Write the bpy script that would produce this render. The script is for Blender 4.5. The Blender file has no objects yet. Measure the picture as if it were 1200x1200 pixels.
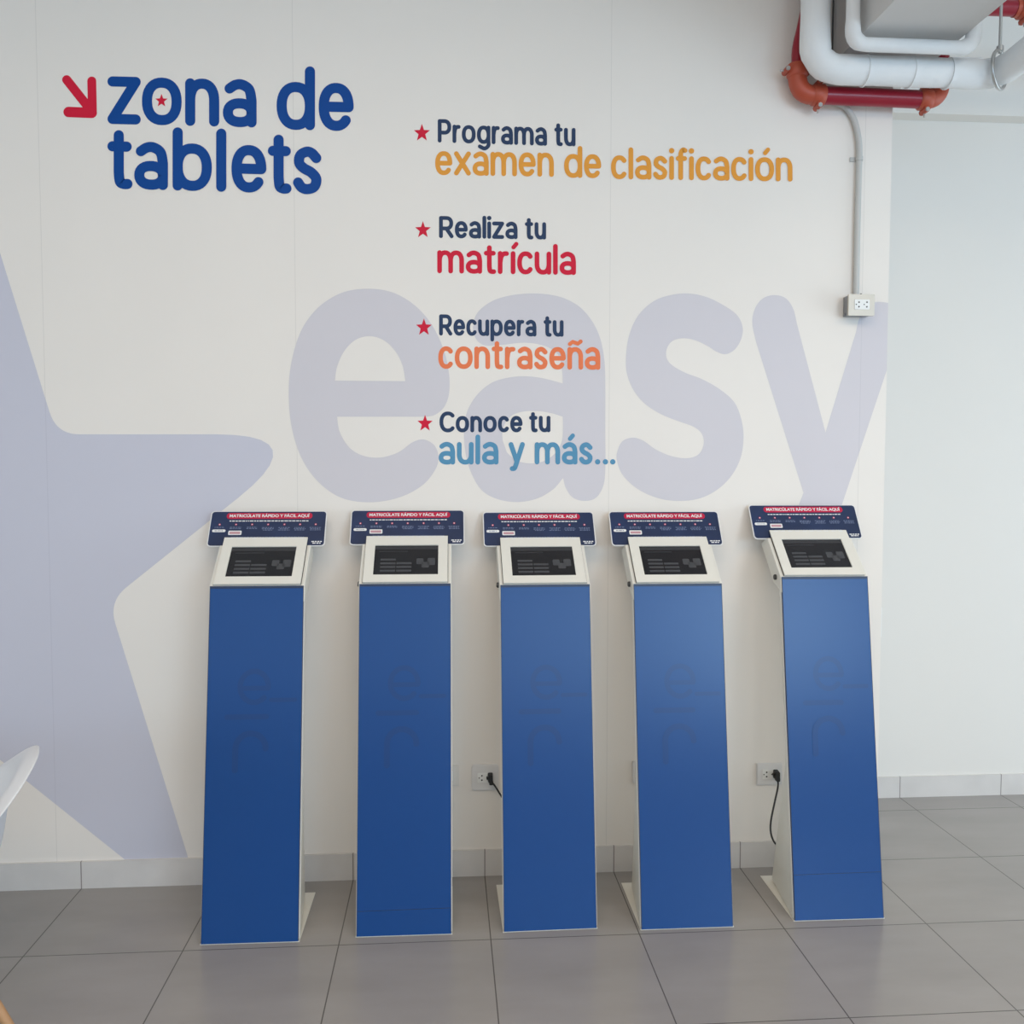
import bpy, bmesh, math, random
from mathutils import Vector, Matrix

random.seed(7)
SC = bpy.context.scene
COL = SC.collection

# ------------------------------------------------------------------ camera
cam_data = bpy.data.cameras.new('camera')
cam_data.sensor_width = 36.0
cam_data.sensor_fit = 'HORIZONTAL'
cam_data.lens = 1065.627 / 1200.0 * 36.0
cam_data.clip_start = 0.05
cam = bpy.data.objects.new('camera', cam_data)
COL.objects.link(cam)
CR = Vector((0.99737879, -0.07234787, 0.00115457))
CU = Vector((0.00258581, 0.05158494, 0.99866526))
CF = Vector((0.07231087, 0.99604457, -0.0516368))
CP = Vector((1.35541499, -3.41675825, 1.57496408))
cam.matrix_world = Matrix(((CR.x, CU.x, -CF.x, CP.x), (CR.y, CU.y, -CF.y, CP.y), (CR.z, CU.z, -CF.z, CP.z), (0, 0, 0, 1)))
SC.camera = cam

# ------------------------------------------------------------------ colour management, world, lights
SC.view_settings.view_transform = 'Standard'
SC.view_settings.look = 'None'
SC.view_settings.gamma = 1.0
SC.view_settings.use_curve_mapping = False
SC.view_settings.exposure = -0.50
world = bpy.data.worlds.new('world')
world.use_nodes = True
world.node_tree.nodes['Background'].inputs[0].default_value = (0.80, 0.90, 1.0, 1)
world.node_tree.nodes['Background'].inputs[1].default_value = 1.0
SC.world = world


def area(name, loc, rot, sx, sy, power, col):
    d = bpy.data.lights.new(name, 'AREA')
    d.shape = 'RECTANGLE'
    d.size = sx
    d.size_y = sy
    d.energy = power
    d.color = col
    o = bpy.data.objects.new(name, d)
    o.location = loc
    o.rotation_euler = rot
    COL.objects.link(o)
    return o


R90 = math.pi / 2
# daylight through the front glazing (behind the camera) and through the right-hand glazing
area('daylight_front', (5.55, -8.95, 2.25), (R90, 0, 0), 2.5, 2.0, 210, (0.50, 0.755, 1.0))
area('daylight_front_middle', (2.95, -8.95, 2.25), (R90, 0, 0), 2.3, 2.0, 80, (0.50, 0.755, 1.0))
area('daylight_front_left', (-0.55, -8.95, 2.25), (R90, 0, 0), 4.2, 2.0, 42, (0.50, 0.755, 1.0))
area('daylight_right', (6.95, -1.7, 1.15), (0, R90, 0), 2.0, 4.0, 105, (0.72, 0.885, 1.0))
area('added_fill_left', (-2.95, -4.3, 1.0), (0, -R90, 0), 1.7, 3.6, 38, (0.55, 0.78, 1.0))  # unseen low blue fill, added to cool the lower left wall
# two recessed ceiling luminaires of the hall, out of frame above and behind the camera
area('ceiling_luminaire_a', (0.9, -3.4, 3.66), (0, 0, 0), 2.4, 2.4, 98, (1.0, 0.80, 0.60))
area('ceiling_luminaire_b', (3.6, -4.4, 3.66), (0, 0, 0), 2.4, 2.4, 192, (1.0, 0.80, 0.60))


# ------------------------------------------------------------------ materials
def srgb(r, g, b):
    f = lambda c: (c / 255 / 12.92) if c / 255 <= 0.04045 else ((c / 255 + 0.055) / 1.055) ** 2.4
    return (f(r), f(g), f(b), 1)


def mat(name, col, rough=0.5, metal=0.0, spec=0.5, coat=0.0, noise=0.0, nscale=8.0, bump=0.0, bscale=60.0, stretch=(1, 1, 1)):
    m = bpy.data.materials.new(name)
    m.use_nodes = True
    nt = m.node_tree
    b = nt.nodes['Principled BSDF']
    b.inputs['Base Color'].default_value = col
    b.inputs['Roughness'].default_value = rough
    b.inputs['Metallic'].default_value = metal
    b.inputs['Specular IOR Level'].default_value = spec
    b.inputs['Coat Weight'].default_value = coat
    tc = nt.nodes.new('ShaderNodeTexCoord')
    mp = nt.nodes.new('ShaderNodeMapping')
    mp.inputs['Scale'].default_value = stretch
    nt.links.new(tc.outputs['Object'], mp.inputs['Vector'])
    if noise > 0:
        n = nt.nodes.new('ShaderNodeTexNoise')
        n.inputs['Scale'].default_value = nscale
        n.inputs['Detail'].default_value = 5
        nt.links.new(mp.outputs['Vector'], n.inputs['Vector'])
        r = nt.nodes.new('ShaderNodeMapRange')
        r.inputs['To Min'].default_value = 1 - noise
        r.inputs['To Max'].default_value = 1 + noise
        nt.links.new(n.outputs['Fac'], r.inputs['Value'])
        mx = nt.nodes.new('ShaderNodeVectorMath')
        mx.operation = 'SCALE'
        mx.inputs[0].default_value = col[:3]
        nt.links.new(r.outputs['Result'], mx.inputs['Scale'])
        nt.links.new(mx.outputs['Vector'], b.inputs['Base Color'])
    if bump > 0:
        n2 = nt.nodes.new('ShaderNodeTexNoise')
        n2.inputs['Scale'].default_value = bscale
        n2.inputs['Detail'].default_value = 3
        nt.links.new(mp.outputs['Vector'], n2.inputs['Vector'])
        bp = nt.nodes.new('ShaderNodeBump')
        bp.inputs['Strength'].default_value = bump
        bp.inputs['Distance'].default_value = 0.01
        nt.links.new(n2.outputs['Fac'], bp.inputs['Height'])
        nt.links.new(bp.outputs['Normal'], b.inputs['Normal'])
    return m


def m_math(nt, op, a, b=None):
    n = nt.nodes.new('ShaderNodeMath')
    n.operation = op
    for i, v in enumerate((a, b)):
        if v is None:
            continue
        if isinstance(v, (int, float)):
            n.inputs[i].default_value = v
        else:
            nt.links.new(v, n.inputs[i])
    return n.outputs[0]


def lines_mat(name, col, linecol, xs_lines=None, tile=None, rough=0.4, noise=0.05, nscale=3.0, width=0.0016, spec=0.5, stretch=(1, 1, 1), per_tile=0.0):
    """plaster / tile material: thin joint lines at fixed x, or a square tile grid, in object coordinates"""
    m = mat(name, col, rough, spec=spec)
    nt = m.node_tree
    b = nt.nodes['Principled BSDF']
    tc = nt.nodes.new('ShaderNodeTexCoord')
    sep = nt.nodes.new('ShaderNodeSeparateXYZ')
    nt.links.new(tc.outputs['Object'], sep.inputs[0])
    fac = None
    if xs_lines:
        for xv in xs_lines:
            d = m_math(nt, 'ABSOLUTE', m_math(nt, 'SUBTRACT', sep.outputs[0], xv))
            l = m_math(nt, 'LESS_THAN', d, width)
            fac = l if fac is None else m_math(nt, 'MAXIMUM', fac, l)
    if tile:
        for ax, size, off in tile:
            t = m_math(nt, 'DIVIDE', m_math(nt, 'SUBTRACT', sep.outputs[ax], off), size)
            d = m_math(nt, 'ABSOLUTE', m_math(nt, 'SUBTRACT', t, m_math(nt, 'ROUND', t)))
            l = m_math(nt, 'LESS_THAN', d, width / size)
            fac = l if fac is None else m_math(nt, 'MAXIMUM', fac, l)
    mp = nt.nodes.new('ShaderNodeMapping')
    mp.inputs['Scale'].default_value = stretch
    nt.links.new(tc.outputs['Object'], mp.inputs['Vector'])
    n = nt.nodes.new('ShaderNodeTexNoise')
    n.inputs['Scale'].default_value = nscale
    n.inputs['Detail'].default_value = 6
    nt.links.new(mp.outputs['Vector'], n.inputs['Vector'])
    r = nt.nodes.new('ShaderNodeMapRange')
    r.inputs['From Min'].default_value = 0.25
    r.inputs['From Max'].default_value = 0.75
    r.inputs['To Min'].default_value = 1 - noise
    r.inputs['To Max'].default_value = 1 + noise
    nt.links.new(n.outputs['Fac'], r.inputs['Value'])
    sc = nt.nodes.new('ShaderNodeVectorMath')
    sc.operation = 'SCALE'
    sc.inputs[0].default_value = col[:3]
    nt.links.new(r.outputs['Result'], sc.inputs['Scale'])
    mix = nt.nodes.new('ShaderNodeMix')
    mix.data_type = 'RGBA'
    nt.links.new(fac, mix.inputs[0])
    nt.links.new(sc.outputs['Vector'], mix.inputs[6])
    mix.inputs[7].default_value = linecol
    nt.links.new(mix.outputs[2], b.inputs['Base Color'])
    return m


WHITE_WALL = (0.845, 0.795, 0.738, 1)
M = {}
M['mural_vinyl'] = lines_mat('mural_vinyl', WHITE_WALL, (0.75, 0.705, 0.655, 1), xs_lines=[-0.09, 0.806, 1.972, 2.95], rough=0.5, noise=0.012, nscale=2.0, width=0.0013, spec=0.3)
M['paint'] = mat('white_paint', (0.775, 0.745, 0.70, 1), 0.6, spec=0.3, noise=0.012, nscale=2.0)
M['ceiling'] = mat('ceiling_paint', (0.74, 0.73, 0.71, 1), 0.8, spec=0.2, noise=0.03, nscale=3)
M['concrete'] = mat('beam_paint', (0.66, 0.65, 0.635, 1), 0.75, spec=0.2, noise=0.03, nscale=4)
M['floor'] = lines_mat('grey_floor_tile', (0.31, 0.293, 0.28, 1), (0.105, 0.098, 0.092, 1), tile=[(0, 0.5, 0.0), (1, 0.5, 0.025)], rough=0.21, noise=0.08, nscale=2.2, width=0.0019, spec=0.45, stretch=(1, 3.0, 1))
M['skirting'] = lines_mat('grey_skirting_tile', (0.66, 0.63, 0.605, 1), (0.26, 0.23, 0.22, 1), tile=[(0, 0.5, 0.0)], rough=0.4, noise=0.07, nscale=6, width=0.002, spec=0.4)
M['lilac'] = lines_mat('lilac_print', (0.655, 0.625, 0.66, 1), (0.60, 0.575, 0.61, 1), xs_lines=[1.972, 2.95], rough=0.5, noise=0.01, nscale=2, width=0.0013, spec=0.3)
M['lilac_star'] = lines_mat('lilac_star_print', (0.60, 0.595, 0.675, 1), (0.55, 0.545, 0.625, 1), xs_lines=[-0.09], rough=0.5, noise=0.01, nscale=2, width=0.0013, spec=0.3)
M['heading_blue'] = mat('heading_blue_print', srgb(14, 72, 146), 0.45, spec=0.12)
M['navy_text'] = mat('navy_print', srgb(48, 66, 96), 0.45, spec=0.12)
M['red_print'] = mat('red_print', srgb(212, 34, 62), 0.45, spec=0.12)
M['orange_print'] = mat('orange_print', srgb(232, 158, 66), 0.45, spec=0.12)
M['coral_print'] = mat('coral_print', srgb(238, 128, 84), 0.45, spec=0.12)
M['teal_print'] = mat('blue_grey_print', srgb(92, 148, 182), 0.45, spec=0.12)
M['kiosk_white'] = mat('kiosk_white_steel', (0.78, 0.76, 0.69, 1), 0.35, spec=0.5, noise=0.02, nscale=10)
M['kiosk_blue'] = mat('kiosk_blue_vinyl', (0.002, 0.054, 0.225, 1), 0.26, spec=0.42)
M['kiosk_navy'] = mat('kiosk_navy_edge_and_shade', (0.012, 0.030, 0.085, 1), 0.4)
M['kiosk_faded'] = mat('kiosk_faded_print', (0.006, 0.050, 0.198, 1), 0.27, spec=0.42)
M['board_navy'] = lines_mat('board_navy_print', (0.010, 0.026, 0.085, 1), (0.02, 0.06, 0.19, 1), xs_lines=[9.0], rough=0.42, noise=0.35, nscale=6)
M['board_red'] = mat('board_red_print', srgb(190, 22, 66), 0.4)
M['board_white'] = mat('board_white_print', (0.80, 0.80, 0.80, 1), 0.4)
M['board_pale'] = mat('board_pale_print', (0.16, 0.20, 0.32, 1), 0.4)
M['board_pink'] = mat('board_pink_print', (0.55, 0.30, 0.33, 1), 0.4)
M['screen'] = mat('tablet_black_glass', (0.013, 0.013, 0.016, 1), 0.22, spec=0.5)
M['screen_ui'] = mat('tablet_dim_graphics', (0.060, 0.062, 0.068, 1), 0.35)
M['screen_ui_dark'] = mat('tablet_dimmer_graphics', (0.035, 0.036, 0.041, 1), 0.35)
M['groove'] = mat('dark_gap', (0.05, 0.045, 0.04, 1), 0.8)
M['chrome'] = mat('nickel', (0.55, 0.55, 0.53, 1), 0.3, metal=1.0)
M['dark_metal'] = mat('dark_metal', (0.10, 0.10, 0.10, 1), 0.4, metal=0.8)
M['insulation'] = mat('white_pipe_wrap', (0.83, 0.84, 0.84, 1), 0.55, spec=0.35, noise=0.02, nscale=12, bump=0.25, bscale=25, stretch=(1, 1, 1))
M['red_pipe'] = mat('fire_red_paint', (0.30, 0.008, 0.025, 1), 0.28, spec=0.5)
M['orange_fitting'] = mat('orange_red_fitting', (0.45, 0.075, 0.035, 1), 0.45, noise=0.08, nscale=30)
M['galvanised'] = mat('galvanised_steel', (0.50, 0.50, 0.49, 1), 0.35, metal=0.9)
M['conduit'] = mat('white_painted_conduit', (0.54, 0.54, 0.52, 1), 0.4, spec=0.5)
M['steel_plate'] = mat('brushed_cover_plate', (0.52, 0.47, 0.40, 1), 0.38, metal=0.45, noise=0.04, nscale=40)
M['box_grey'] = mat('grey_box', (0.30, 0.31, 0.33, 1), 0.4, metal=0.5)
M['socket_white'] = mat('white_socket', (0.84, 0.84, 0.82, 1), 0.35)
M['socket_plate'] = mat('pale_grey_plate', (0.74, 0.725, 0.715, 1), 0.35)
M['black'] = mat('black_rubber', (0.015, 0.015, 0.016, 1), 0.5)
M['chair_white'] = mat('white_plastic', (0.74, 0.755, 0.78, 1), 0.4)
M['beech'] = mat('beech_wood', (0.48, 0.27, 0.13, 1), 0.5, noise=0.12, nscale=20, stretch=(1, 1, 0.15))


# ------------------------------------------------------------------ mesh helpers
def obj(name, verts, faces, m, parent=None, smooth=False):
    me = bpy.data.meshes.new(name)
    me.from_pydata([tuple(v) for v in verts], [], faces)
    me.materials.append(m)
    bm = bmesh.new()
    bm.from_mesh(me)
    if smooth != 'flat_decal':
        bmesh.ops.recalc_face_normals(bm, faces=bm.faces)
    bm.to_mesh(me)
    bm.free()
    if smooth is True:
        for p in me.polygons:
            p.use_smooth = True
    me.update()
    o = bpy.data.objects.new(name, me)
    COL.objects.link(o)
    if parent:
        o.parent = parent
    return o


class MB:
    """collects closed shapes into one mesh"""
    def __init__(self):
        self.v = []
        self.f = []
        self.sm = []

    def add(self, v, f, smooth=False):
        n = len(self.v)
        self.v += [tuple(x) for x in v]
        self.f += [tuple(i + n for i in q) for q in f]
        self.sm += [smooth] * len(f)

    def box(self, a, b):
        x0, y0, z0 = a
        x1, y1, z1 = b
        self.add([(x0, y0, z0), (x1, y0, z0), (x1, y1, z0), (x0, y1, z0), (x0, y0, z1), (x1, y0, z1), (x1, y1, z1), (x0, y1, z1)],
                 [(0, 3, 2, 1), (4, 5, 6, 7), (0, 1, 5, 4), (1, 2, 6, 5), (2, 3, 7, 6), (3, 0, 4, 7)])

    def prism(self, poly, fn0, fn1):
        n = len(poly)
        self.add([fn0(*p) for p in poly] + [fn1(*p) for p in poly],
                 [tuple(range(n - 1, -1, -1)), tuple(range(n, 2 * n))] + [(i, (i + 1) % n, n + (i + 1) % n, n + i) for i in range(n)])

    def ring(self, outer, inner, fn0, fn1):
        n = len(outer)
        vs = [fn0(*p) for p in outer] + [fn0(*p) for p in inner] + [fn1(*p) for p in outer] + [fn1(*p) for p in inner]
        fs = []
        for i in range(n):
            j = (i + 1) % n
            fs += [(i, j, n + j, n + i), (2 * n + i, 3 * n + i, 3 * n + j, 2 * n + j), (i, 2 * n + i, 2 * n + j, j), (n + i, n + j, 3 * n + j, 3 * n + i)]
        self.add(vs, fs)

    def tube(self, pts, r, seg=16, caps=True):
        pts = [Vector(p) for p in pts]
        rr = r if isinstance(r, (list, tuple)) else [r] * len(pts)
        up = None
        vs, fs = [], []
        for i, p in enumerate(pts):
            t = (pts[min(i + 1, len(pts) - 1)] - pts[max(i - 1, 0)]).normalized()
            if up is None:
                up = Vector((0, 0, 1)) if abs(t.z) < 0.9 else Vector((0, 1, 0))
            a = (up - up.dot(t) * t)
            a.normalize()
            up = a
            b = t.cross(a)
            for k in range(seg):
                an = 2 * math.pi * k / seg
                vs.append(p + rr[i] * (math.cos(an) * a + math.sin(an) * b))
        for i in range(len(pts) - 1):
            for k in range(seg):
                fs.append((i * seg + k, i * seg + (k + 1) % seg, (i + 1) * seg + (k + 1) % seg, (i + 1) * seg + k))
        self.add(vs, fs, True)
        if caps:
            n = len(pts) - 1
            self.add(vs[:seg], [tuple(range(seg - 1, -1, -1))])
            self.add(vs[n * seg:], [tuple(range(seg))])

    def build(self, name, m, parent=None):
        o = obj(name, self.v, self.f, m, parent)
        for p, s in zip(o.data.polygons, self.sm):
            p.use_smooth = s
        return o


def bevel(o, w, seg=2):
    bm = bmesh.new()
    bm.from_mesh(o.data)
    bmesh.ops.bevel(bm, geom=list(bm.edges), offset=w, segments=seg, affect='EDGES', profile=0.5)
    bm.to_mesh(o.data)
    bm.free()
    return o


def empty(name, loc, rz=0.0):
    o = bpy.data.objects.new(name, None)
    o.empty_display_size = 0.1
    o.location = loc
    o.rotation_euler = (0, 0, rz)
    COL.objects.link(o)
    return o


def tag(o, label, cat, group=None):
    o['label'] = label
    o['category'] = cat
    if group:
        o['group'] = group
    return o


def struct(o):
    o['kind'] = 'structure'
    return o


def rrect(x0, y0, x1, y1, r, n=5):
    out = []
    for cx, cy, a0 in ((x1 - r, y1 - r, 0), (x0 + r, y1 - r, 90), (x0 + r, y0 + r, 180), (x1 - r, y0 + r, 270)):
        for k in range(n + 1):
            a = math.radians(a0 + 90 * k / n)
            out.append((cx + r * math.cos(a), cy + r * math.sin(a)))
    return out


def ell(cx, cy, rx, ry, n=24):
    return [(cx + rx * math.cos(2 * math.pi * k / n), cy + ry * math.sin(2 * math.pi * k / n)) for k in range(n)]


def catmull(P, closed=False, n=8):
    out = []
    L = len(P)
    rng = range(L) if closed else range(L - 1)
    for i in rng:
        g = (lambda k: P[k % L]) if closed else (lambda k: P[min(max(k, 0), L - 1)])
        p0, p1, p2, p3 = g(i - 1), g(i), g(i + 1), g(i + 2)
        for k in range(n):
            t = k / n
            out.append(tuple(0.5 * (2 * b + (c - a) * t + (2 * a - 5 * b + 4 * c - d) * t * t + (3 * b - a - 3 * c + d) * t ** 3) for a, b, c, d in zip(p0, p1, p2, p3)))
    if not closed:
        out.append(tuple(P[-1]))
    return out


def bend(p0, corner, p1, n=8):
    p0, corner, p1 = Vector(p0), Vector(corner), Vector(p1)
    return [tuple((1 - t) ** 2 * p0 + 2 * t * (1 - t) * corner + t * t * p1) for t in [k / n for k in range(n + 1)]]


# ------------------------------------------------------------------ the setting
CEIL = 3.70
XL, XR, YF, YB = -3.0, 7.0, -9.0, 0.69
WE = 3.054          # right end of the mural wall
b = MB(); b.box((XL, YF, -0.1), (XR, YB + 0.2, 0.0)); struct(b.build('floor', M['floor']))
b = MB(); b.box((XL, YF, CEIL), (XR, YB + 0.2, CEIL + 0.1)); struct(b.build('ceiling', M['ceiling']))
b = MB(); b.box((XL, 0.004, 0.0), (WE, YB + 0.2, CEIL)); struct(b.build('wall_mural', M['mural_vinyl']))
b = MB(); b.box((WE, YB, 0.0), (XR, YB + 0.2, CEIL)); struct(b.build('wall_back', M['paint']))
b = MB()
for a, c in (((XL - .2, YF, 0), (XL, -6.2, CEIL)), ((XL - .2, -2.4, 0), (XL, YB + .2, CEIL)), ((XL - .2, -6.2, 1.9), (XL, -2.4, CEIL)), ((XL - .2, -6.2, 0), (XL, -2.4, 0.1))):  # left wall, its opening made for the added fill light
    b.box(a, c)
struct(b.build('wall_left', M['paint']))
# right wall and front wall, each with a glazed opening
b = MB()
for a, c in (((XR, YF, 0), (XR + .2, -3.7, CEIL)), ((XR, 0.5, 0), (XR + .2, YB + .2, CEIL)), ((XR, -3.7, 2.15), (XR + .2, 0.5, CEIL)), ((XR, -3.7, 0), (XR + .2, 0.5, 0.1))):
    b.box(a, c)
struct(b.build('wall_right', M['paint']))
b = MB()
for a, c in (((XL, YF - .2, 0), (-2.7, YF, CEIL)), ((6.85, YF - .2, 0), (XR, YF, CEIL)), ((-2.7, YF - .2, 3.25), (6.85, YF, CEIL)), ((-2.7, YF - .2, 0), (6.85, YF, 1.25)), ((1.7, YF - .2, 1.25), (1.9, YF, 3.25))):
    b.box(a, c)
struct(b.build('wall_front', M['paint']))
# ceiling beam over the wall end, and the beam along the back wall
b = MB(); b.box((2.809, YF, 3.08), (3.171, 0.604, CEIL)); struct(b.build('trim_beam_crossing', M['concrete']))
b = MB(); b.box((WE, 0.607, 3.153), (XR, YB, CEIL)); struct(b.build('trim_beam_back', M['paint']))
# skirting tiles
b = MB(); b.box((XL, -0.006, 0.0), (WE + 0.004, 0.004, 0.102)); struct(b.build('baseboard_mural', M['skirting']))
b = MB(); b.box((WE, YB - 0.01, 0.0), (XR, YB, 0.1)); o = b.build('baseboard_back', M['skirting']); struct(o)
b = MB(); b.box((WE, 0.004, 0.0), (WE + 0.008, YB - 0.01, 0.102)); struct(b.build('baseboard_side', M['skirting']))

# ------------------------------------------------------------------ printed mural
# image pixels (u right, v down), projected through the camera -> metres on the wall face y = 0.004
WY = 0.004


def pixel_to_wall(u, v):
    d = CF + ((u - 600) / 1065.627) * CR + ((600 - v) / 1065.627) * CU
    t = (WY - CP.y) / d.y
    q = CP + d * t
    return q.x, q.z


LAYER = [0]


def decal_mesh(name, polys, m, parent=None, base=0.0004):
    """polys: lists of (u,v) outlines in image pixels; one printed, flat mesh on the wall"""
    vs, fs = [], []
    for k, (pts, quads) in enumerate(polys):
        n = len(vs)
        y = WY - base - 0.00002 * k
        for p in pts:
            x, z = pixel_to_wall(*p)
            vs.append((x, y, z))
        for q in quads:
            q = tuple(i + n for i in q)
            a, b2, c = vs[q[0]], vs[q[1]], vs[q[2]]
            nx = (b2[0] - a[0]) * (c[2] - a[2]) - (b2[2] - a[2]) * (c[0] - a[0])
            fs.append(q if nx > 0 else tuple(reversed(q)))
    return obj(name, vs, fs, m, parent, smooth='flat_decal')


def stroke(pts, w):
    """round-capped stroke of width w along pts (a strip plus two half-round caps)"""
    P = [Vector(p) for p in pts]
    Q = [P[0]]
    for p in P[1:]:
        if (p - Q[-1]).length > 1e-4:
            Q.append(p)
    P = Q
    h = w / 2
    if len(P) == 1:
        e = ell(P[0].x, P[0].y, h, h, 20)
        return [(e, [tuple(range(20))])]
    vs, qs = [], []
    for i, p in enumerate(P):
        t = P[min(i + 1, len(P) - 1)] - P[max(i - 1, 0)]
        t.normalize()
        n = Vector((-t.y, t.x))
        vs += [tuple(p + h * n), tuple(p - h * n)]
    for i in range(len(P) - 1):
        qs.append((2 * i, 2 * i + 1, 2 * i + 3, 2 * i + 2))
    out = [(vs, qs)]
    for p, q in ((P[0], P[1]), (P[-1], P[-2])):
        a0 = math.atan2(p.y - q.y, p.x - q.x)
        c = [(p.x + h * math.cos(a0 + math.radians(d)), p.y + h * math.sin(a0 + math.radians(d))) for d in range(-90, 91, 15)]
        out.append((c, [tuple(range(len(c)))]))
    return out


def arc(cx, cy, rx, ry, a0, a1, n=20, e=2.25):
    out = []
    for k in range(n + 1):
        a = math.radians(a0 + (a1 - a0) * k / n)
        c, s = math.cos(a), math.sin(a)
        out.append((cx + rx * math.copysign(abs(c) ** (2 / e), c), cy + ry * math.copysign(abs(s) ** (2 / e), s)))
    return out


ASC = 1.42
CAPH = 1.36
# glyphs: outer width (in x-heights) and centre-line strokes in the inner box (0..1 across, 0 = baseline, 1 = x-height)
G = {
    'z': (0.70, [[(0, 1), (1, 1)], [(1, 1), (0, 0)], [(0, 0), (1, 0)]]),
    'o': (0.82, [arc(.5, .5, .5, .5, 0, 360, 36)]),
    'n': (0.72, [[(0, 1), (0, 0)], arc(.5, .55, .5, .45, 180, 0) + [(1, 0)]]),
    'a': (0.71, [catmull([(.07, .89), (.32, .99), (.60, 1.0), (.90, .87), (1.0, .58)]) + [(1, 0)], arc(.5, .25, .5, .25, 0, 360, 30)]),
    'd': (0.80, [arc(.5, .5, .5, .5, 0, 360, 36), [(1, ASC), (1, 0)]]),
    'b': (0.82, [arc(.5, .5, .5, .5, 0, 360, 36), [(0, ASC), (0, 0)]]),
    'p': (0.80, [arc(.5, .5, .5, .5, 0, 360, 36), [(0, 1), (0, -.42)]]),
    'g': (0.80, [arc(.5, .5, .5, .5, 0, 360, 36), [(1, 1), (1, .1)] + catmull([(1, .1), (.98, -.25), (.6, -.45), (.1, -.32)])]),
    'e': (0.75, [[(.03, .5), (1, .5)], arc(.5, .5, .5, .5, 0, 318, 40)]),
    'c': (0.68, [arc(.55, .5, .55, .5, 42, 318, 36)]),
    't': (0.53, [[(.42, 1.30), (.42, .3)] + catmull([(.42, .3), (.5, .06), (.75, 0), (1, 0)]), [(0, 1), (.95, 1)]]),
    'l': (0.21, [[(.5, ASC), (.5, 0)]]),
    'i': (0.21, [[(.5, 1), (.5, 0)], [(.5, 1.40)]]),
    'í': (0.21, [[(.5, 1), (.5, 0)], [('d', .02, 1.34), ('d', .14, 1.52)]]),
    's': (0.62, [catmull([(.97, .84), (.72, .97), (.45, 1.0), (.12, .90), (.06, .70), (.30, .56), (.70, .45), (.97, .28), (.86, .07), (.5, 0), (.2, .04), (0, .17)])]),
    'r': (0.48, [[(0, 1), (0, 0)], catmull([(0, .5), (.18, .82), (.55, .97), (1, .99)])]),
    'm': (1.16, [[(0, 1), (0, 0)], arc(.25, .55, .25, .45, 180, 0) + [(.5, 0)], arc(.75, .55, .25, .45, 180, 0) + [(1, 0)]]),
    'u': (0.72, [[(0, 1)] + arc(.5, .45, .5, .45, 180, 360), [(1, 1), (1, 0)]]),
    'x': (0.74, [[(0, 1), (1, 0)], [(1, 1), (0, 0)]]),
    'f': (0.50, [catmull([(1, 1.42), (.72, 1.45), (.42, 1.30), (.38, 1.0)]) + [(.38, 0)], [(0, 1), (.95, 1)]]),
    'y': (0.78, [[(0, 1), (.50, .02)], [(1, 1), (.42, -.22)] + catmull([(.42, -.22), (.30, -.40), (.1, -.42)])]),
    'P': (0.80, [[(0, CAPH), (0, 0)], [(0, CAPH), (.5, CAPH)] + arc(.5, CAPH - .40, .5, .40, 90, -90) + [(0, CAPH - .80)]]),
    'R': (0.85, [[(0, CAPH), (0, 0)], [(0, CAPH), (.5, CAPH)] + arc(.5, CAPH - .39, .46, .39, 90, -90) + [(0, CAPH - .78)], [(.5, CAPH - .78), (1, 0)]]),
    'C': (0.92, [arc(.58, CAPH / 2, .58, CAPH / 2, 45, 315, 36)]),
    'ñ': (0.72, [[(0, 1), (0, 0)], arc(.5, .55, .5, .45, 180, 0) + [(1, 0)], [('t', 0, 1.30), ('t', .25, 1.42), ('t', .75, 1.32), ('t', 1, 1.44)]]),
    'ó': (0.82, [arc(.5, .5, .5, .5, 0, 360, 36), [('d', .02, 1.34), ('d', .14, 1.52)]]),
    'á': (0.71, [catmull([(.07, .89), (.32, .99), (.60, 1.0), (.90, .87), (1.0, .58)]) + [(1, 0)], arc(.5, .25, .5, .25, 0, 360, 30), [('d', .02, 1.34), ('d', .14, 1.52)]]),
    '.': (0.22, [[(.5, .02)]]),
}


def word(text, u0, u1, base0, base1, xh, sw, spans=None, gap=0.075, dotw=1.15):
    """one printed word between image pixel columns u0..u1; base0/base1 outer baseline left/right"""
    polys = []
    rel = sw / xh
    if spans is None:
        adv = [G[c][0] for c in text]
        tot = sum(adv) + gap * (len(text) - 1)
        k = (u1 - u0) / tot
        spans, x = [], u0
        for a in adv:
            spans.append((x, x + a * k))
            x += (a + gap) * k
    for c, (a, bb) in zip(text, spans):
        bl = base0 + (base1 - base0) * (((a + bb) / 2 - u0) / max(u1 - u0, 1e-6))
        slope = (base1 - base0) / max(u1 - u0, 1e-6)
        iw = max(bb - a - sw, 0.0)
        ih = xh - sw

        def T(p):
            if len(p) == 3:      # accents: offset from the glyph's centre, in x-heights
                kind, x, y = p
                xx = (a + bb) / 2 + (x * xh if kind == 'd' else (x - .5) * iw * 0.95)
            else:
                x, y = p
                xx = a + sw / 2 + x * iw
            return (xx, bl + slope * (xx - (a + bb) / 2) - sw / 2 - y * ih)
        for st in G[c][1]:
            pts = [T(p) for p in st]
            w = sw * (0.9 if len(st[0]) == 3 else 1.0)
            if len(pts) == 1:
                w = sw * dotw
            polys += stroke(pts, w)
    return polys


def star_poly(cx, cy, R, r=0.42, sx=0.92):
    p = []
    for k in range(10):
        rad = R if k % 2 == 0 else R * r
        a = math.radians(-90 + 36 * k)
        p.append((cx + sx * rad * math.cos(a), cy + rad * math.sin(a)))
    # centre fan keeps the concave outline clean
    return (p + [(cx, cy)], [(10, k, (k + 1) % 10) for k in range(10)])


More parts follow.
